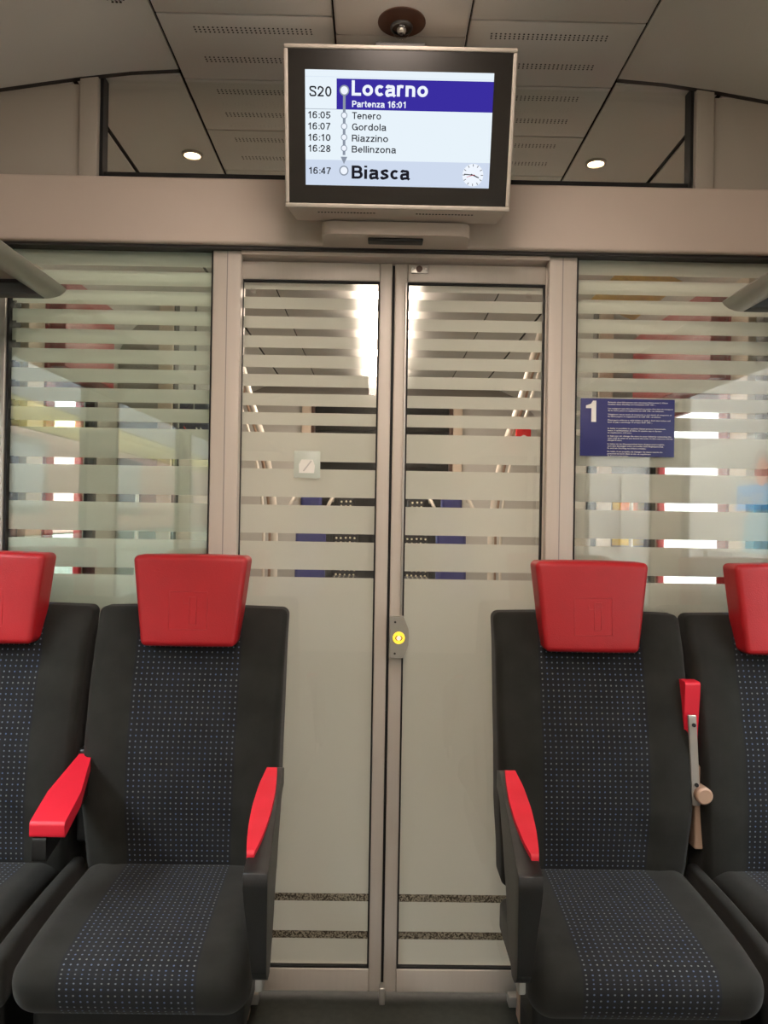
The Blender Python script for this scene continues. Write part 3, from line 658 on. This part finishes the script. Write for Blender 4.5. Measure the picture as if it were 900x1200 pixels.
# z: half width, front Y, thickness
BT = [(.40, .216, 1.872, .10), (.47, .220, 1.850, .11), (.60, .229, 1.838, .12), (.72, .231, 1.850, .11), (.84, .232, 1.880, .10), (.95, .232, 1.915, .085), (1.045, .2335, 1.948, .07)]
def make_seat(cx, aisle, label):
    # aisle: direction (+1/-1) in which the aisle lies, 0 = window seat
    t = empty('train_seat', (cx, 1.75, 0)); tag(t, label, 'seat', 'first-class seats in front of the glass partition')
    def bfn(p):
        hw, fy, th = lerp(BT, p.z)
        u = (p.x-cx)/.23; yy = (p.y-1.0)/.1   # yy 0 front .. 1 back
        w = min(1, max(0, (abs(u)-.52)/.2)); bol = w*w*(3-2*w)*.012*(1 if p.z < .95 else max(0, 1-(p.z-.95)/.08))
        edge = .010*max(0, (abs(u)-.85)/.15)**2
        y = fy + yy*th - bol*(1-yy) + edge*(1-yy)
        if .806 < p.z < .818 and abs(u) < .55 and yy < .3: y += .0022
        return Vector((cx+u*hw, y, p.z + (.004*(1-u*u) if p.z > 1.0 else 0)))
    MB().rbox(cx-.23, cx+.23, 1.0, 1.1, .40, 1.045, .018, 4, (22, 2, 52), bfn, lambda p, h: (p.x, p.z)).build('backrest', 'fabric', t, angle=80)
    # shell behind
    MB().rbox(cx-.222, cx+.222, 1.0, 1.03, .36, 1.03, .01, 2, (2, 0, 12),
              lambda p: Vector((cx+(p.x-cx)*(1 if p.z > .8 else .90+.10*max(0, (p.z-.5)/.3)), lerp(BT, p.z)[1]+lerp(BT, p.z)[2]-.004+(p.y-1.0), p.z))).build('back_shell', 'black_plastic', t)
    # headrest
    hx = cx + aisle*.007 + (0 if aisle else (-.005 if cx > 0 else .005))
    def hfn(p):
        k = (p.z-.962)/.213; hw = .1125 + (.1375-.1125)*k; u = (p.x-cx)/.1375
        y = 1.868 + .012*k + (p.y-1.0)
        sag = -.004*(1-u*u)
        return Vector((hx+u*hw, y+sag, p.z+.003*(1-u*u)*(k > .5)))
    hr = MB().rbox(cx-.1375, cx+.1375, 1.0, 1.085, .962, 1.177, .014, 4, (10, 2, 10), hfn).build('headrest', 'leather', t, angle=80)
    # embossed square and numeral
    em = MB(); z0, z1, hq = 1.003, 1.094, .046
    def strip(xa, xb, za, zb):
        def f(p):
            k = (p.z-.962)/.213; u = (p.x-cx)/.1375; return Vector((p.x, 1.868+.012*k-.004*(1-u*u)+(p.y-1.0), p.z))
        em.rbox(hx+xa, hx+xb, .9990, 1.004, za, zb, .0008, 1, (4, 0, 0), f)
    strip(-hq, hq, z1-.002, z1); strip(-hq, hq, z0, z0+.002)
    strip(-hq, -hq+.002, z0, z1); strip(hq-.002, hq, z0, z1)
    strip(.002, .004, z0+.012, z1-.012); strip(.018, .020, z0+.012, z1-.012); strip(.002, .020, z1-.014, z1-.012); strip(.002, .020, z0+.012, z0+.014)
    strip(-.012, .003, z1-.030, z1-.028); strip(-.012, -.010, z1-.030, z1-.018)
    em.build('embossed_numeral', 'leather', hr)
    MB().rbox(cx-.10, cx+.10, 1.93, 1.965, .97, 1.10, .006).build('headrest_bracket', 'black_plastic', t)
    # cushion
    hw = .222 if aisle else .2; ccx = cx + aisle*.011 if aisle else cx + (.004 if cx > 0 else -.004)
    def cfn(p):
        a = (1.90-p.y)/.48; z = p.z
        z += .009*math.sin(min(1, max(0, a))*math.pi*.9) - .012*max(0, a-.75)**1.0*1.6
        u = (p.x-ccx)/hw; w = min(1, max(0, (abs(u)-.58)/.25)); z += .006*w*(1 if p.z > .42 else 0)*(1-max(0, a-.8)*4 if a > .8 else 1)
        inn = bool(aisle) and u*aisle > 0; x = ccx + u*(hw+(-.03 if inn else .013)*(1-a)); y = p.y + (.03*max(0, (.46-p.z)/.12) if a > .7 else 0)
        return Vector((x, y, z))
    def cuv(p, h): return (p.x, -(p.y+p.z) if p.y > -h[1]+.0 else -(p.y+p.z))
    MB().rbox(ccx-hw, ccx+hw, 1.415, 1.90, .342, .452, .05, 6, (20, 24, 2), cfn, cuv).build('cushion', 'fabric', t, angle=80)
    MB().rbox(ccx-hw+.02, ccx+hw-.02, 1.50, 1.93, .27, .355, .02, 3).build('seat_pan', 'black_plastic', t)
    if aisle:
        o = -aisle
        # bolster between the two seats
        x0, x1 = sorted((cx+o*.236, cx+o*.268))
        MB().rbox(x0, x1, 1.46, 1.91, .35, .452, .02, 4, (2, 14, 2), lambda p: Vector((p.x+o*.012*(1.9-p.y)/.45*-1, p.y, p.z+.008*math.sin(max(0, min(1, (1.9-p.y)/.44))*math.pi*.9)))).build('side_bolster', 'velvet', t, angle=80)
        x0, x1 = sorted((cx+o*.19, cx+o*.255)); MB().rbox(x0, x1, 1.95, 1.99, .44, .50, .004).build('cross_bar', 'beige', t)
        # aisle armrest shell
        tab = [(1.34, .666, .50, .0), (1.365, .671, .470, 0), (1.41, .684, .460, .2), (1.46, .700, .50, .4), (1.52, .720, .585, .6), (1.58, .740, .655, .8), (1.63, .755, .70, 1), (1.668, .745, .71, 1)]
        def afn(p):
            zt, zb, k = lerp(tab, p.y); v = p.z
            wid = .043*(1-k)+.025*k; wid *= (.58+.42*min(1, v*1.25))
            xo = cx + aisle*(.275-.011*k) ; xi = xo - aisle*wid
            lat = (p.x+.5)
            return Vector((xi+(xo-xi)*lat, p.y, zb+(zt-zb)*v))
        sh = MB().rbox(-.5, .5, 1.345, 1.668, 0, 1, .012, 2, (1, 16, 6), lambda p: p)
        # remap unit box
        vs = []
        for v in sh.v: vs.append(tuple(afn(Vector(v))))
        sh.v = vs; sh.build('armrest_shell', 'black_plastic', t, angle=50)
        def pfn(p):
            k = (p.y-1.40)/.235; zt, zb, kk = lerp(tab, p.y)
            w = .0190*math.sin(math.pi*min(1, max(0, .12+.80*k)))**.7
            c0 = cx + aisle*(.241+.006*k)
            return Vector((c0+(p.x)*w*1.0 - aisle*.002, p.y, zt-.004+p.z))
        MB().rbox(-1, 1, 1.385, 1.622, -.006, .013, .006, 3, (4, 18, 0), pfn).build('armrest_pad', 'arm_red', t, angle=60)
        # support
        xf = cx+aisle*.168
        x0, x1 = sorted((xf, xf-aisle*.20)); ft = MB().rbox(x0, x1, 2.02, 2.05, .022, .05, .003).build('foot', 'silver', t)
        x0, x1 = sorted((xf-aisle*.02, xf-aisle*.06)); MB().rbox(x0, x1, 1.99, 2.03, .0, .40, .004).build('support_leg', 'beige', t)
        x0, x1 = sorted((cx+aisle*.248, cx+aisle*.262)); MB().rbox(x0, x1, 1.40, 1.44, .43, .475, .004).build('arm_bracket', 'silver', t)
        
        x0, x1 = sorted((xf-aisle*.02, xf-aisle*.2)); MB().rbox(x0, x1, 1.52, 2.02, .30, .34, .004).build('side_rail', 'rack_dark', t)
    MB().rbox(cx-.15, cx+.15, 1.70, 1.98, .0, .28, .02, 2).build('pedestal', 'black_plastic', t)
    return t
L1 = make_seat(-.490, 1, 'seat left of the doors beside the aisle with red headrest and black aisle armrest')
L2 = make_seat(-.972, 0, 'leftmost seat cut by the photo edge beside the lowered red armrest')
R1 = make_seat(.489, -1, 'seat right of the doors beside the aisle with numeral 1 on its red headrest')
R2 = make_seat(.969, 0, 'rightmost seat cut by the photo edge beside the raised red armrest')
# middle armrests
ml = empty('folding_armrest', (-.717, 1.85, .5)); tag(ml, 'red armrest folded down between the two left seats', 'armrest')
def mfn(p):
    k = (1.86-p.y)/.30; z = .712-.070*k; w = .014+.022*min(1, k*1.9) - .002*max(0, k-.7)
    return Vector((-.714+.022*k+p.x*w, p.y, z+p.z*(1+.1*k)))
MB().rbox(-1, 1, 1.595, 1.86, -.030, .0, .007, 3, (4, 14, 2), mfn).build('armrest_pad', 'arm_red', ml, angle=60)
MB().rbox(-1, 1, 1.60, 1.90, -.085, -.034, .006, 2, (2, 10, 2), lambda p: Vector((-.712+p.x*.014, p.y, .712-.070*(1.86-p.y)/.30+p.z))).build('armrest_arm', 'black_plastic', ml)
MB().rbox(-.735, -.695, 1.86, 1.93, .50, .72, .008).build('pivot_bracket', 'black_plastic', ml)
mr = empty('folding_armrest', (.716, 1.9, .55)); tag(mr, 'red armrest folded up on a silver arm between the two right seats', 'armrest')
MB().rbox(-1, 1, 1.87, 1.915, .60, .900, .008, 3, (4, 2, 12), lambda p: Vector((.7145+p.x*(.014+.004*min(1, max(0, (p.z-.62)/.25))), p.y-.02*((p.z-.6)/.28), p.z))).build('armrest_pad', 'arm_red', mr, angle=60)
sa = MB().rbox(.700, .720, 1.828, 1.836, .612, .825, .003, 2, (0, 0, 6), lambda p: Vector((p.x+.012*(.825-p.z)/.2, p.y+.01, p.z))).build('silver_arm', 'silver', mr)
for z in (.802, .662): MB().disc((.7115+.012*(.825-z)/.2, 1.836, z), .0045, 'y', .004, 14).build('screw', 'dark_gap', sa)
MB().lathe((.735, 1.830, .640), [(0, -.010), (.016, -.010), (.020, -.006), (.020, .03), (0, .03)], 'y', 24).build('pivot_knob', 'beige', mr)
MB().rbox(.728, .752, 1.86, 1.93, .50, .70, .006).build('pivot_bracket', 'beige', mr)
# ------------------------------------------------------------------ VESTIBULE AND SECOND CLASS BEYOND
for s in (-1, 1):
    dl = empty('downlight', (s*.648, 2.515, 2.42)); tag(dl, ('small round ceiling downlight behind the glass left of the monitor', 'small round ceiling downlight behind the glass right of the monitor')[s > 0], 'ceiling light', 'round downlights beyond the transom')
    MB().lathe((s*.648, 2.515, 2.427), [(.034, .003), (.034, -.003), (.026, -.004), (.0245, .002)], 'z', 28).build('rim', 'silver', dl)
    MB().disc((s*.648, 2.515, 2.4275), .0245, 'z', .002, 24).build('lamp', 'lamp', dl)
    l = bpy.data.lights.new('downlight_lamp', 'SPOT'); l.energy = SPOT_W; l.color = (1, .82, .64); l.spot_size = math.radians(120); l.spot_blend = .6; l.shadow_soft_size = .03
    o = bpy.data.objects.new('downlight_lamp', l); C.objects.link(o); o.location = (s*.648, 2.515, 2.415)
# cross walls at Y 4.05, with entrance surrounds
for s, nm in ((-1, 'left'), (1, 'right')):
    w = empty('wall_cross_'+nm, (s*1.2, 4.07, 0), kind='structure')
    MB().rbox(*sorted((s*1.17, s*1.38)), 4.05, 4.11, 0, 2.3, .003).build('panel', 'wall_grey', w)
    MB().rbox(*sorted((s*1.095, s*1.17)), 4.03, 4.13, 0, 2.40, .006).build('pillar', 'post_pale', w)
    MB().rbox(*sorted((s*1.087, s*1.094)), 4.04, 4.12, 0, 2.40, .001).build('pillar_edge', 'dark_trim', w)
    e = empty('wall_entrance_'+nm, (s*1.35, 3.4, 0), kind='structure')
    MB().rbox(*sorted((s*1.32, s*1.379)), 2.88, 3.02, 0, 2.2, .004).build('post', 'post_pale', e)
    MB().rbox(*sorted((s*1.31, s*1.379)), 3.02, 3.10, 0, 2.2, .003).build('red_post', 'door_red', e)
    MB().rbox(*sorted((s*1.25, s*1.379)), 3.04, (3.60 if s < 0 else 3.97), 1.84, 2.2, .004).build('red_lintel', 'door_red', e)
    MB().rbox(*sorted((s*1.335, s*1.379)), (3.60 if s < 0 else 3.98), (3.64 if s < 0 else 4.02), 0, 2.2, .003).build('black_post', 'dark_gap', e)
    MB().rbox(*sorted((s*1.34, s*1.379)), 2.80, 2.86, 0, 2.2, .003).build('black_post', 'dark_trim', e)
    gp = empty('grab_pole', (s*1.165, 3.7, 0)); tag(gp, 'white vertical grab pole beside the %s train entrance' % nm, 'handrail', 'grab poles beside the entrances')
    MB().tube([(s*1.165, 3.70, .6), (s*1.165, 3.70, 1.44)], .009, 12).build('pole', 'white_rail', gp)
    for z in (.62, 1.42): MB().rbox(s*1.165-.008, s*1.165+.008, 3.70, 4.06, z-.008, z+.008, .003).build('bracket', 'silver', gp)
# portal at Y 7
wp = empty('wall_portal', (0, 7.0, 0), kind='structure')
MB().rbox(-1.38, 1.38, 6.95, 7.05, 2.29, 2.46, .004).build('header', 'wall_grey', wp)
for s in (-1, 1):
    MB().rbox(*sorted((s*.63, s*.71)), 6.92, 7.06, 0, 2.29, .005).build('pillar', 'post_pale', wp)
    MB().rbox(*sorted((s*.71, s*1.38)), 6.97, 7.03, 0, 2.29, .003).build('panel', 'wall_white', wp)
    MB().rbox(*sorted((s*.60, s*.628)), 6.95, 7.05, 0, 2.29, .003).build('dark_edge', 'brown', wp)
# curved rails (mirrored pair)
for s, nm in ((-1, 'left'), (1, 'right')):
    pts = [(.905, 4.5, 2.40), (.87, 4.5, 2.29), (.815, 4.5, 2.10), (.765, 4.5, 1.92), (.70, 4.5, 1.72), (.655, 4.5, 1.52), (.635, 4.5, 1.38), (.622, 4.5, 1.22), (.62, 4.5, 1.0), (.62, 4.5, 0)]
    h = MB().tube([(s*x, y, z) for x, y, z in pts], .019, 12, 4).build('handrail', 'white_rail')
    tag(h, 'thick white curved handrail seen through the %s door glass' % nm, 'handrail', 'curved handrails beyond the doors')
    MB().tube([(s*x+s*.035, y+.1, z) for x, y, z in pts], .014, 10, 4).build('handrail_backing', 'beige', h)
    h = MB().tube([(s*(x+.12), 4.9, z) for x, y, z in pts], .009, 10, 4).build('handrail', 'white_rail')
    tag(h, 'thin white handrail behind the thick one seen through the %s door' % nm, 'handrail', 'thin handrails beyond the doors')
rs = empty('warning_sign', (.785, 4.45, 1.68)); tag(rs, 'small red square sign high behind the right door glass', 'sign')
MB().rbox(.745, .83, 4.44, 4.455, 1.68, 1.80, .004).build('plate', 'red_sign', rs)
MB().disc((.788, 4.437, 1.735), .018, 'y', .003, 20).build('symbol', 'white', rs)
ib = empty('info_board', (-1.0, 4.1, 1.60)); tag(ib, 'dark blue pictogram board hanging behind the left glass panel', 'sign')
MB().rbox(-1.075, -.925, 4.10, 4.125, 1.64, 1.90, .004).build('board', 'navy_dark', ib)
MB().box(-1.002, -.996, 4.095, 4.10, 1.76, 1.90).build('divider', 'wall_white', ib)
MB().tube([(-1.05, 4.095, 1.73), (-1.0, 4.095, 1.66)], .004, 6).build('red_line', 'red_sign', ib)
for k in range(2): MB().tube([(-.985+.022*k, 4.095, 1.725), (-.975+.022*k, 4.095, 1.705), (-.955+.022*k, 4.095, 1.695), (-.945+.022*k, 4.095, 1.67)], .004, 6).build('white_wave', 'white', ib)
MB().tube([(-1.0, 4.11, 1.90), (-1.0, 4.11, 2.42)], .006, 8).build('hanger', 'rack_dark', ib)
pw = empty('wall_reflection_patch', (1.28, 4.04, 1.20)); tag(pw, 'yellow and orange panel imitating a reflection, on the cross wall behind the right glass', 'poster')  # coloured panel added in place of an orange reflection in the glass
MB().rbox(1.18, 1.36, 4.042, 4.048, 1.15, 1.45, .001, 1).build('sheet', 'yellow_reflection', pw)
MB().rbox(1.22, 1.31, 4.039, 4.0425, 1.20, 1.42, .001, 1).build('orange_patch', 'orange_reflection', pw)
py = MB().rbox(1.02, 1.26, 3.3, 3.95, 0, .004, .001, 1, fn=lambda p: Vector((p.x, p.y, p.z+2.392-(p.x-1.0)*.43))).build('ceiling_reflection_patch', 'yellow_reflection')  # added panel, its yellow stands in for a golden reflection
tag(py, 'yellow panel imitating a reflection, on the slanted vestibule ceiling at right', 'poster')
# far second-class seats on a raised platform
MB().box(-1.38, 1.38, 5.6, YE, 0, .32).build('floor_raised', 'floor', kind='structure')
far = [(-.56, 6.2, 'blue_seat', 'blue seat back beyond the left door glass next to the dotted one'), (-.30, 6.6, 'dotted_seat', 'black and white dotted seat beyond the left door near the centre'),
       (.30, 6.6, 'dotted_seat', 'black and white dotted seat beyond the right door near the centre'), (.56, 6.2, 'blue_seat', 'blue seat back beyond the right door glass next to the dotted one')]
for x, y, m, lb in far:
    t = empty('far_seat', (x, y, .32)); tag(t, lb, 'seat', 'second-class seats far beyond the doors')
    w = .11 if m == 'dotted_seat' else .12
    MB().rbox(x-w, x+w, y, y+.09, .74, 1.32, .03, 4, (4, 1, 8), lambda p: Vector((p.x, p.y+(p.z-.74)*.12, p.z))).build('backrest', m, t)
    MB().rbox(x-w*.7, x+w*.7, y+.04, y+.12, 1.30, 1.44, .03, 4).build('headrest', m, t)
    MB().rbox(x-w, x+w, y-.42, y+.08, .66, .78, .03, 4).build('cushion', m, t)
    MB().rbox(x-.07, x+.07, y-.3, y, .32, .68, .01).build('pedestal', 'rack_dark', t)
    s = -1 if x < 0 else 1
    MB().tube([(x+s*w, y-.02, 1.40), (x+s*(w-.005), y-.05, 1.43), (x+s*(w+.03), y-.07, 1.36), (x+s*(w+.06), y-.05, 1.27), (x+s*(w+.0), y, 1.22)], .014, 10).build('handle', 'white_rail', t)
# ------------------------------------------------------------------ OUTSIDE
MB().box(-60, 60, -70, 60, -1.2, -.9).build('ground', 'platform', kind='structure')
tr = empty('parked_train', (-3.3, 0, -.4)); tag(tr, 'parked pale train with yellow stripe outside the left windows', 'train')
for a, b, m, nm in ((-.4, 1.05, 'train_green', 'lower_body'), (1.05, 2.02, 'train_orange', 'side_band'), (2.02, 2.28, 'train_yellow', 'yellow_stripe'), (2.28, 3.3, 'train_white', 'upper_body')):
    MB().rbox(-5.6, -3.2, -13, 9, a, b, .02).build(nm, m, tr)
for k in range(7):
    wn = MB().rbox(-3.205, -3.19, -12.4+k*3.0, -11.2+k*3.0, 1.25, 1.95, .006).build('window_frame', 'dark_trim', tr)
    MB().rbox(-3.192, -3.186, -12.3+k*3.0, -11.3+k*3.0, 1.32, 1.88, .002).build('pane', 'train_white', wn)
bo = empty('poster_board', (4.05, -4.2, -.9)); tag(bo, 'advertising board with a person and blue price banner outside the right window', 'poster')
MB().rbox(4.0, 4.1, -5.95, -2.4, .93, 2.22, .01).build('board', 'poster_pale', bo)
MB().rbox(3.988, 3.999, -4.60, -3.0, 1.41, 1.68, .002).build('banner', 'poster_blue', bo)
ctext('banner_text', '200 franchi.', .14, (3.986, -4.0, 1.49), (0, -1, 0), (0, 0, 1), 'white', bo, bold=.01, width=.55)
MB().disc((3.99, -4.03, 1.81), .15, 'x', .012, 24, .8).build('face_print', 'skin_print', bo)
MB().disc((3.993, -4.06, 1.88), .17, 'x', .010, 24, .9).build('hair_print', 'hair_print', bo)
MB().prism([(-4.45, .95), (-4.40, 1.32), (-4.25, 1.405), (-3.8, 1.405), (-3.62, 1.32), (-3.55, .95)], 'x', 3.986, 3.998).build('shirt_print', 'shirt_print', bo)
for y in (-5.6, -2.8): MB().rbox(4.02, 4.08, y-.04, y+.04, -.9, .94, .005).build('post', 'rack_dark', bo)
st2 = empty('station_building', (7.5, 0, -.9)); tag(st2, 'pale station building beyond the right windows', 'building')
MB().rbox(6.5, 8.8, -60, 40, -.9, 6.2, .05).build('wall', 'facade', st2)
for k in range(16): MB().rbox(6.47, 6.52, -38+k*3.3, -36.6+k*3.3, .4, 2.4, .02).build('window', 'dark_trim', st2)
MB().rbox(5.6, 8.9, -60.2, 40.2, 6.2, 6.5, .05).build('roof', 'wall_grey', st2)
